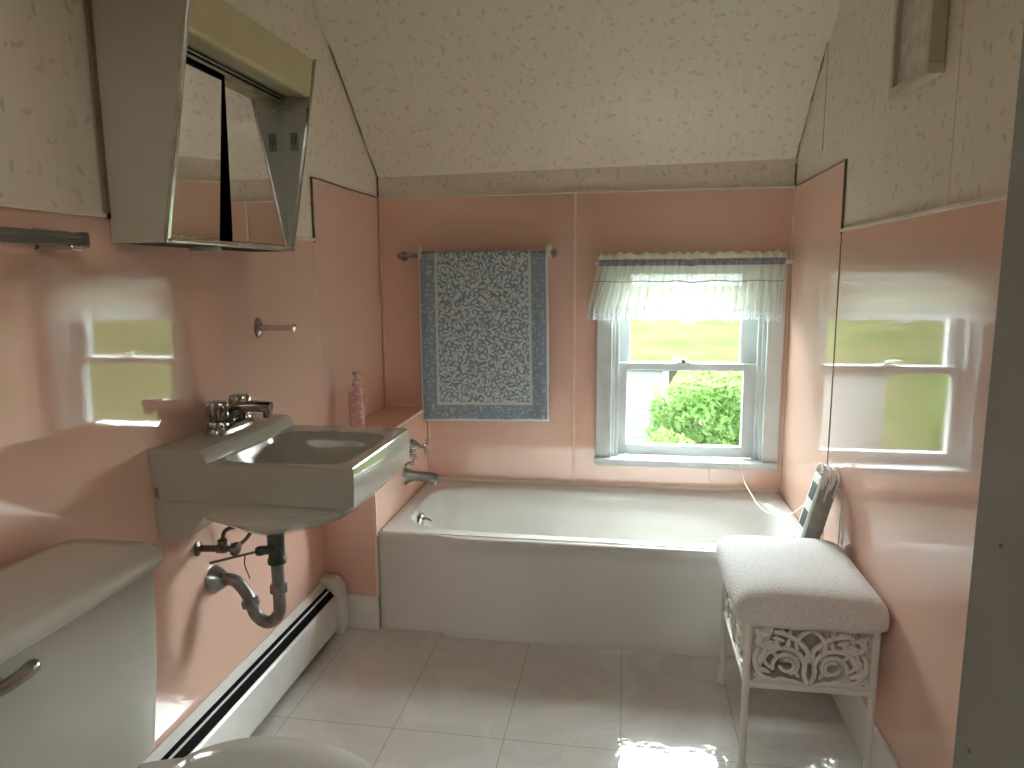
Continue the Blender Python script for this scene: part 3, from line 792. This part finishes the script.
for i in range(nu + 1):
    u = i / nu; row = []
    for (st, z, v) in path:
        hang = 1 - (z - .664) / (ztop - .664) if z is not None else 0
        x = .197 + .548 * u + hang * (.010 * u - .002)
        wv = .0035 * hang * math.sin(u * 9 + hang * 2.2) + .002 * math.sin(u * 23 + 4 * hang) * (.3 + hang) + .010 * math.exp(-((u - .93) / .05) ** 2) * (.3 + .7 * hang) + .006 * math.exp(-((u - .05) / .04) ** 2)
        if st == 0: y = -.055 - R_ - wv - .004 * hang; zz = z - .010 * (1 - u) * hang * 1.2 + .006 * math.exp(-((u - .0) / .03) ** 2) * (1 - hang)
        elif st == 2: y = -.055 + R_ + .003 + .2 * wv; zz = z
        else:
            a = PI * st; y = -.055 - math.cos(a) * (R_) - wv * (1 - st); zz = ztop + math.sin(a) * R_
        row.append((bm.verts.new((x, y, zz)), (.56 * u, v)))
    grid.append(row)
for a, b in zip(grid, grid[1:]):
    for k in range(len(path) - 1):
        q = [a[k], b[k], b[k + 1], a[k + 1]]
        f = bm.faces.new([t[0] for t in q])
        for l, t in zip(f.loops, q): l[uvl].uv = t[1]
tw = obj('bath_towel', bm, M['towel'], recalc=False)
sdf = tw.modifiers.new('thick', 'SOLIDIFY'); sdf.thickness = .004; sdf.offset = 0
tag(tw, 'blue and white paisley towel hanging on the far wall', 'towel')
for nm, x, r in (('towel_clip', .203, .010), ('towel_clip', .752, .015)):
    bm = BM()
    lathe(bm, [(.002, -.004), (r, .0), (r * 1.1, .010), (r * .8, .018), (r * .3, .023)], (x, -.062, 1.384), seg=14)
    box(bm, x - r * .6, x + r * .6, -.078, -.0725, 1.352, 1.388)
    box(bm, x - r * .6, x + r * .6, -.036, -.031, 1.352, 1.388)
    tag(obj(nm, bm, M['ruffle'], smooth=True, bevel=.001), 'small pale clip on the %s of the towel rail' % ('end nearest the corner' if x < .5 else 'end nearest the window'), 'clip', 'clips on the towel rail')

# ------------------------------------------------------------------ baseboard heater
ht = thing('baseboard_heater', 'white baseboard heater with black slot along the left wall', 'heater', (.03, -1.3, 0))
HY0, HY1 = -1.86, -.745
bm = BM(); prism(bm, [(.0005, .02), (.0005, .189), (.006, .191), (.012, .186), (.024, .176), (.022, .172), (.006, .180), (.006, .02)], 1, HY0, HY1)
obj('back_plate', bm, M['heater_white'], ht, smooth=False, bevel=.001)
bm = BM(); prism(bm, [(.052, .146), (.056, .148), (.062, .140), (.062, .022), (.054, .018), (.054, .022), (.057, .026), (.057, .138)], 1, HY0, HY1)
obj('front_panel', bm, M['heater_white'], ht, smooth=False, bevel=.001)
obj('heating_element', boxes((.007, .052, HY0 + .01, HY1 - .005, .03, .135)), M['heater_black'], ht, smooth=False)
bm = BM(); prism(bm, [(.0345, .1695), (.0360, .170), (.0375, .164), (.0360, .163)], 1, HY0, HY1); obj('damper_fin', bm, M['heater_white'], ht, smooth=False)
bm = BM(); prism(bm, [(.018, .172), (.034, .168), (.050, .148), (.053, .14), (.010, .14)], 1, HY0 + .002, HY1 - .002); obj('slot_liner', bm, M['heater_black'], ht, smooth=False)
bm = BM(); prism(bm, [(.0005, .0), (.0005, .208), (.050, .208), (.078, .176), (.088, .05), (.080, .0)], 1, HY1 - .006, TUBF - .014)
obj('end_cap', bm, M['heater_white'], ht, smooth=False, bevel=.003)

# ------------------------------------------------------------------ toilet
tl = thing('toilet', 'white two-piece toilet with closed lid, tank against the left wall', 'toilet', (.3, -2.06, 0))
TCY = -2.075
bm = BM()
loft(bm, [rrect(.118, TCY, .080, .168, 7, 128, .388), rrect(.120, TCY, .092, .180, 10, 128, .402), rrect(.122, TCY, .098, .190, 14, 128, .56), rrect(.124, TCY, .103, .200, 14, 128, .752)])
obj('tank', bm, M['tank_china'], tl)
bm = BM()
loft(bm, [rrect(.127, TCY, .106, .214, 8, 72, .752), rrect(.127, TCY, .113, .224, 8, 72, .757), rrect(.127, TCY, .1145, .2255, 8, 72, .770), rrect(.126, TCY, .111, .222, 7, 72, .782), rrect(.125, TCY, .102, .213, 6, 72, .789), rrect(.124, TCY, .07, .17, 5, 72, .793)])
obj('tank_lid', bm, M['porcelain'], tl)
bm = BM(); lathe(bm, [(.016, 0), (.016, .006), (.010, .012), (.008, .018)], (.2275, -2.235, .728), (1, 0, 0), 18)
bm2 = [(.244, -2.255, .730), (.250, -2.235, .730), (.252, -2.205, .732), (.250, -2.182, .734)]
tube(bm, smooth_path(bm2, 5), [.009] * 6 + [.010] * 5 + [.011] * 4 + [.009], 12)
obj('flush_lever', bm, M['dull_chrome'], tl, bevel=0)
def egg(cx, a_front, a_back, b, z, n=64, cy=TCY, p=2.15):
    out = []
    for k in range(n):
        t = 2 * PI * k / n
        c, s = math.cos(t), math.sin(t)
        ax = a_front if c > 0 else a_back
        out.append((cx + ax * math.copysign(abs(c) ** (2 / p), c), cy + b * math.copysign(abs(s) ** (2 / (p + .4 * (c < 0))), s), z))
    return out
bm = BM()
loft(bm, [egg(.47, .245, .19, .195, .4135), egg(.47, .250, .195, .199, .419), egg(.47, .250, .195, .199, .426), egg(.47, .242, .187, .192, .432), egg(.47, .18, .14, .14, .4345)])
obj('seat_lid', bm, M['porcelain'], tl)
bm = BM()
loft(bm, [egg(.47, .238, .185, .190, .393), egg(.47, .246, .192, .197, .398), egg(.47, .246, .192, .197, .406), egg(.47, .238, .185, .19, .4125)])
obj('seat', bm, M['porcelain'], tl)
bm = BM()
loft(bm, [egg(.42, .16, .20, .105, 0), egg(.42, .155, .20, .10, .05), egg(.42, .14, .20, .095, .13), egg(.43, .19, .21, .125, .24), egg(.45, .235, .26, .172, .33), egg(.46, .245, .34, .186, .375), egg(.46, .24, .34, .182, .392)])
obj('bowl', bm, M['porcelain'], tl)
for s in (-1, 1):
    bm = boxes((.262, .292, TCY + s * .075 - .018, TCY + s * .075 + .018, .393, .428))
    obj('seat_hinge', bm, M['porcelain'], tl, smooth=False, bevel=.004)

# ------------------------------------------------------------------ vanity stool
st = thing('vanity_stool', 'white metal stool with lacy scroll panels and nubby cushion by right wall', 'stool', (1.535, -1.06, 0))
LX0, LX1, LY0, LY1 = 1.388, 1.690, -1.262, -.862
for x, y in ((LX0, LY0), (LX1, LY0), (LX0, LY1), (LX1, LY1)):
    bm = BM()
    prof = [(.012, .0), (.013, .004), (.0135, .014), (.009, .020), (.0088, .20), (.0095, .235), (.0095, .425)]
    lathe(bm, prof, (x, y, 0), seg=14)
    obj('leg', bm, M['stool_white'], st)
def rails(zs):
    bm = BM()
    for z in zs:
        h = .008
        box(bm, LX0, LX1, LY0 - .006, LY0 + .006, z - h, z + h); box(bm, LX0, LX1, LY1 - .006, LY1 + .006, z - h, z + h)
        box(bm, LX0 - .006, LX0 + .006, LY0, LY1, z - h, z + h); box(bm, LX1 - .006, LX1 + .006, LY0, LY1, z - h, z + h)
    return bm
obj('seat_frame', rails((.408,)), M['stool_white'], st, smooth=False, bevel=.003)
obj('lower_rail', rails((.243,)), M['stool_white'], st, smooth=False, bevel=.003)
# lacy scroll panel drawn on a unit panel (a across -1..1, b up 0..1), mirrored about its middle
def arc(cx, cy, r, a0, a1, n=18, grow=0.0):
    return [(cx + (r + grow * k / n) * math.cos(a0 + (a1 - a0) * k / n), cy + (r + grow * k / n) * math.sin(a0 + (a1 - a0) * k / n)) for k in range(n + 1)]
def leaf(cx, cy, l, ang, fat=.36):
    out = []
    for k in range(13):
        t = k / 12; w = math.sin(t * PI) * l * fat
        out.append((t * l, w * .5))
    for k in range(1, 12):
        t = 1 - k / 12; w = math.sin(t * PI) * l * fat
        out.append((t * l, -w * .5))
    c, s = math.cos(ang), math.sin(ang)
    return [(cx + c * p - s * q, cy + s * p + c * q) for p, q in out]
def scroll_panel(A, U, V, n, w, h):
    """A: centre-bottom; U across, V up, n out; w half width, h height"""
    bm = BM()
    A, U, V, n = Vector(A), Vector(U), Vector(V), Vector(n)
    def P(q, o=0): return A + U * q[0] + V * q[1] + n * o
    s = h / .155
    strokes = [   # metres on a panel .155 high, right half; (points, radius, fatter)
        (arc(.052, .052, .034, -.4, 4.4, 26, -.012), .0042),
        (arc(.052, .052, .016, 1.0, 6.2, 18), .0036),
        (arc(.060, .050, .050, .2, 3.3, 24), .0044),
        (arc(.100, .118, .024, 2.6, 8.0, 24, -.010), .0038),
        ([(.004, .006), (.012, .03), (.010, .06), (.004, .082), (.012, .105), (.034, .125), (.060, .138), (.085, .142)], .0046),
        ([(.004, .150), (.020, .140), (.032, .120), (.030, .098)], .0042),
        ([(.086, .010), (.108, .018), (.124, .04), (.128, .07), (.120, .095)], .0042),
        ([(.090, .044), (.104, .060), (.108, .085), (.100, .10)], .0036),
        ([(.012, .0), (.03, .008), (.06, .010), (.09, .006), (.128, .004)], .0040),
        ([(.128, .150), (.12, .13), (.126, .11)], .0040),
        ([(.045, .150), (.055, .138), (.07, .150)], .0036),
    ]
    leaves = [(.066, .092, .032, .9), (.076, .100, .036, .35), (.052, .098, .030, 1.7), (.088, .028, .034, .4), (.090, .016, .032, -.1), (.108, .026, .028, 1.0), (.022, .018, .026, 1.1), (.018, .120, .026, .3), (.112, .092, .030, 1.2), (.104, .136, .026, .2), (.028, .07, .022, 2.0), (.058, .118, .032, .25), (.072, .072, .030, .8), (.118, .058, .028, 1.9), (.012, .098, .024, .9), (.046, .012, .030, .15), (.116, .010, .022, .9), (.084, .118, .026, -.5)]
    for sg in (-1, 1):
        for pts, r in strokes:
            q = [(sg * a * w / .134, b * s) for a, b in pts]
            if len(q) < 12: q = [(v.x, v.y) for v in smooth_path([(a, b, 0) for a, b in q], 5)]
            tube(bm, [P(t) for t in q], r * 1.22, 7)
        for cx, cy, l, a in leaves:
            q = [(sg * x * w / .134, y * s) for x, y in leaf(cx, cy, l, a)]
            ctr0 = (sum(t[0] for t in q) / len(q), sum(t[1] for t in q) / len(q))
            f = [bm.verts.new(P(t, .0012)) for t in q]; g = [bm.verts.new(P(t, -.0012)) for t in q]
            c1 = bm.verts.new(P(ctr0, .0045)); c2 = bm.verts.new(P(ctr0, -.0045))
            m = len(q)
            for i in range(m):
                j = (i + 1) % m
                bm.faces.new((f[i], f[j], c1)); bm.faces.new((g[j], g[i], c2)); bm.faces.new((f[i], g[i], g[j], f[j]))
    lathe(bm, [(.0, -.004), (.012, -.003), (.014, 0), (.012, .003), (0, .004)], P((0, .078 * s)), n, 14)
    return bm
ph, pb = .150, .250
obj('scroll_panel', scroll_panel(((LX0 + LX1) / 2, LY0, pb), (1, 0, 0), (0, 0, 1), (0, -1, 0), (LX1 - LX0) / 2 - .012, ph), M['stool_white'], st)
obj('scroll_panel', scroll_panel(((LX0 + LX1) / 2, LY1, pb), (1, 0, 0), (0, 0, 1), (0, -1, 0), (LX1 - LX0) / 2 - .012, ph), M['stool_white'], st)
obj('scroll_panel', scroll_panel((LX0, (LY0 + LY1) / 2, pb), (0, 1, 0), (0, 0, 1), (1, 0, 0), (LY1 - LY0) / 2 - .012, ph), M['stool_white'], st)
obj('scroll_panel', scroll_panel((LX1, (LY0 + LY1) / 2, pb), (0, 1, 0), (0, 0, 1), (1, 0, 0), (LY1 - LY0) / 2 - .012, ph), M['stool_white'], st)
bm = BM()
ccx, ccy = 1.5365, -1.058
rings = []
for z, sx, sy, n in ((.416, .175, .228, 14), (.420, .181, .234, 13), (.448, .183, .235, 12), (.466, .179, .231, 11), (.480, .168, .219, 9), (.489, .150, .200, 8), (.4945, .12, .165, 6), (.498, .07, .10, 4), (.499, .02, .03, 3)):
    rings.append(rrect(ccx, ccy, sx, sy, n, 96, z))
loft(bm, rings)
obj('cushion', bm, M['cushion'], st)

# ------------------------------------------------------------------ slotted board leaning by the tub and its cord
lb = thing('leaning_board', 'narrow grey-edged white slotted board leaning on right wall behind stool', 'board', (1.64, -.77, 0))
p0, p1 = Vector((1.532, -.77, .0)), Vector((1.692, -.77, .648))
dirv = (p1 - p0).normalized(); side = Vector((dirv.z, 0, -dirv.x))
def slab(bm, s0, s1, t0, t1, y0, y1):
    vs = []
    for y in (y0, y1):
        for s, t in ((s0, t0), (s1, t0), (s1, t1), (s0, t1)):
            q = p0 + dirv * s + side * t; vs.append(bm.verts.new((q.x, y, q.z + .008)))
    for f in ((0, 1, 2, 3), (7, 6, 5, 4), (0, 4, 5, 1), (1, 5, 6, 2), (2, 6, 7, 3), (3, 7, 4, 0)): bm.faces.new([vs[i] for i in f])
L_ = (p1 - p0).length
bm = BM(); slab(bm, .012, L_, -.022, .026, -.808, -.742); obj('core', bm, M['board_grey'], lb, smooth=False, bevel=.004)
bm = BM(); slab(bm, .010, L_ + .004, -.032, -.022, -.810, -.740); wf = obj('slotted_face', bm, M['board_white'], lb, smooth=False, bevel=.003)
for s in (.40, .50, .59):
    bm = BM(); slab(bm, s, s + .052, -.0335, -.0315, -.800, -.755)
    obj('slot', bm, M['black'], wf, smooth=False)
cd = BM()
top = p1 + Vector((-.005, .012, .018))
path = smooth_path([(1.548, -.052, .499), (1.551, -.058, .48), (1.562, -.12, .43), (1.60, -.30, .385), (1.645, -.50, .44), (1.668, -.68, .56), top], 8)
tube(cd, path, .0024, 8)
# loops of cord draped over the top of the board
for k in range(11):
    sd = -.028 + .050 * k / 10 + random.uniform(-.003, .003)
    d1, d2, up = random.uniform(.02, .075), random.uniform(.02, .06), random.uniform(.004, .022)
    sw = random.uniform(-.012, .012)
    lp = []
    for yy, tt, s2 in ((-.8135, L_ - d1, sw), (-.8145, L_ - d1 * .5, sw * .4), (-.8135, L_ + .004, 0), (-.795, L_ + .008 + up, 0), (-.770, L_ + .009 + up * 1.2, 0), (-.748, L_ + .008 + up, 0), (-.7365, L_ + .003, 0), (-.7355, L_ - d2, -sw)):
        q = p0 + dirv * tt + side * (sd + s2 * .4)
        lp.append((min(q.x, W - .004), yy, q.z + .008))
    tube(cd, smooth_path(lp, 4), .0021, 6)
tube(cd, smooth_path([top, (1.716, -.83, .62), (1.716, -.835, .53), (1.716, -.835, .44)], 6), .0024, 6)
tag(obj('cord', cd, M['cordm']), 'thin white cord sagging from the window sill to the leaning board', 'cord')

# ------------------------------------------------------------------ picture on the right wall
pf = thing('picture_frame', 'cream framed print hanging high on the right wallpapered wall', 'picture', (W - .004, -1.20, 1.69))
FY0, FY1, FZ0, FZ1 = -1.305, -1.075, 1.690, 2.02
f_ = .022
obj('frame', boxes((1.690, W + .003, FY0, FY1, FZ0, FZ0 + f_), (1.690, W + .003, FY0, FY1, FZ1 - f_, FZ1), (1.690, W + .003, FY0, FY0 + f_, FZ0 + f_, FZ1 - f_), (1.690, W + .003, FY1 - f_, FY1, FZ0 + f_, FZ1 - f_)), M['frame_cream'], pf, smooth=False, bevel=.003)
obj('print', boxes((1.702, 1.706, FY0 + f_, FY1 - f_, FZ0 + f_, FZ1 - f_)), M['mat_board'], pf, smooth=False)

# ------------------------------------------------------------------ outdoors, seen down through the window
GZ = -2.9
bm = BM()
gx = [-60 + 4 * i for i in range(41)]; gy = [.6 + 2.2 * j for j in range(50)]
def gz(x, y): return GZ + .9 * sstep(20, 36, y) + (max(0, y - 34) * .022) + .15 * noise.noise((x * .12, y * .12, 0))
rows = [[bm.verts.new((x, y, gz(x, y))) for x in gx] for y in gy]
for a, b in zip(rows, rows[1:]):
    for i in range(len(gx) - 1): bm.faces.new((a[i], a[i + 1], b[i + 1], b[i]))
struct(obj('ground', bm, M['grass']))
shed = thing('garden_shed', 'low white clapboard outbuilding seen through the lower window pane', 'shed', (-.4, 13.5, GZ))
SHX0, SHX1, SHY = -2.8, 1.95, 12.0
bm = BM(); prism(bm, [(SHY, GZ - .2), (SHY + 3.4, GZ - .2), (SHY + 3.4, -1.62), (SHY, -.70)], 0, SHX0, SHX1)
obj('wall', bm, M['siding'], shed, smooth=False)
bm = BM(); prism(bm, [(SHY - .25, -.66), (SHY - .25, -.60), (SHY + 3.7, -1.62), (SHY + 3.7, -1.68)], 0, SHX0 - .2, SHX1 + .2)
obj('roof', bm, M['roof'], shed, smooth=False)
obj('corner_board', boxes((SHX1 - .10, SHX1 + .02, SHY - .02, SHY + .1, GZ - .2, -.73)), M['white_paint'], shed, smooth=False)

def bush(name, label, x, y, rx, ry, h, leaf_n, mat, size=.09, group='bushes outside the window'):
    z0 = gz(x, y)
    t = thing(name, label, 'bush', (x, y, z0), group)
    bm = BM()
    rnd = random.Random(int(x * 97 + y * 31))
    stems = []
    for k in range(7):
        a = 2 * PI * k / 7 + rnd.uniform(-.3, .3)
        top = Vector((x + rx * .6 * math.cos(a), y + ry * .6 * math.sin(a), z0 + h * rnd.uniform(.6, .85)))
        tube(bm, smooth_path([(x + .06 * math.cos(a), y + .06 * math.sin(a), z0 - .05), (x + rx * .25 * math.cos(a), y + ry * .25 * math.sin(a), z0 + h * .35), tuple(top)], 5), [.035 * (1 - .07 * i) for i in range(11)], 6)
    obj('stems', bm, M['bark'], t)
    bm = BM()
    for k in range(leaf_n):
        while True:
            p = Vector((rnd.uniform(-1, 1), rnd.uniform(-1, 1), rnd.uniform(-1, 1)))
            if p.length <= 1 and (p.length > .45): break
        f = .78 + .3 * noise.noise(p * 2.2 + Vector((x, y, 0)))
        p = Vector((p.x * rx * f, p.y * ry * f, p.z * h * .5 * f)) + Vector((x, y, z0 + h * .52))
        n = Vector((rnd.gauss(0, 1), rnd.gauss(0, 1), rnd.gauss(.6, 1))).normalized()
        u = n.cross(Vector((rnd.gauss(0, 1), rnd.gauss(0, 1), rnd.gauss(0, 1)))).normalized(); v = n.cross(u)
        s = size * rnd.uniform(.6, 1.3)
        c = [p - u * s, p + v * s * .45, p + u * s, p - v * s * .45]
        bm.faces.new([bm.verts.new(q) for q in c])
    obj('foliage', bm, mat, t, smooth=False, recalc=False)
bush('bush', 'wide leafy green bush hiding the end of the white shed outside', 2.75, 10.2, 1.55, 1.2, 2.6, 7000, M['leaf_a'], .075)
bush('bush', 'low yellow-green bush in front of the shed outside the window', 1.7, 8.2, .95, .7, 1.75, 4500, M['leaf_b'], .065)
bush('bush', 'tall pale bush at the shed corner, seen in the right wall reflection', -4.2, 10.6, 1.3, 1.0, 2.8, 3400, M['leaf_a'])
bush('bush', 'rounded yellow-green bush standing well to the right of the shed', 5.6, 11.0, 1.5, 1.1, 1.9, 3200, M['leaf_b'])

# ------------------------------------------------------------------ light
w = bpy.data.worlds.new('World'); SC.world = w; w.use_nodes = True
nt = w.node_tree; nt.nodes.clear()
bg = N(nt, 'ShaderNodeBackground', {'Color': (.86, .98, 1.0, 1), 'Strength': 6.0})
nt.links.new(bg.outputs[0], N(nt, 'ShaderNodeOutputWorld').inputs[0])
def lamp(name, typ, loc, energy, color=(1, 1, 1), aim=None, **kw):
    l = bpy.data.lights.new(name, typ); l.energy = energy; l.color = color
    for k, v in kw.items(): setattr(l, k, v)
    o = bpy.data.objects.new(name, l); C.objects.link(o); o.location = loc
    if aim is not None: o.rotation_euler = Vector(aim).to_track_quat('-Z', 'Y').to_euler()
    return o
el = math.radians(40)
lamp('hazy_sun', 'SUN', (1.3, 6, 6), 25.0, (.92, 1.0, 1.0), aim=(-.30, -math.cos(el), -math.sin(el)), angle=math.radians(78))
lamp('hall_fill', 'AREA', (.9, -3.5, 2.25), 4.0, (1.0, .97, .92), aim=(0, .25, -1), shape='DISK', size=.7)  # added fill light from behind the camera, no lamp seen there

# ------------------------------------------------------------------ camera
cam = bpy.data.cameras.new('camera'); co = bpy.data.objects.new('camera', cam); C.objects.link(co)
cam.sensor_fit = 'HORIZONTAL'; cam.sensor_width = 36.0; cam.lens = 699.70 / 1024 * 36
cam.clip_start = .02; cam.clip_end = 300
R_x = Vector((.98694389, .16085532, -.00820513)); D_ = Vector((.01637733, -.15090304, -.9884129)); F_ = Vector((-.16022965, .97537369, -.15156721))
m = Matrix(((R_x.x, -D_.x, -F_.x, 1.073), (R_x.y, -D_.y, -F_.y, -2.9847), (R_x.z, -D_.z, -F_.z, 1.2735), (0, 0, 0, 1)))
co.matrix_world = m
SC.camera = co
SC.view_settings.view_transform = 'Standard'; SC.view_settings.look = 'None'
SC.view_settings.gamma = 1.0; SC.view_settings.use_curve_mapping = False
SC.view_settings.exposure = 1.38
SC.cycles.use_denoising = True
SC.cycles.max_bounces = 10; SC.cycles.diffuse_bounces = 6; SC.cycles.glossy_bounces = 5; SC.cycles.transparent_max_bounces = 16
SC.cycles.caustics_reflective = False
SC.cycles.sample_clamp_indirect = 8.0
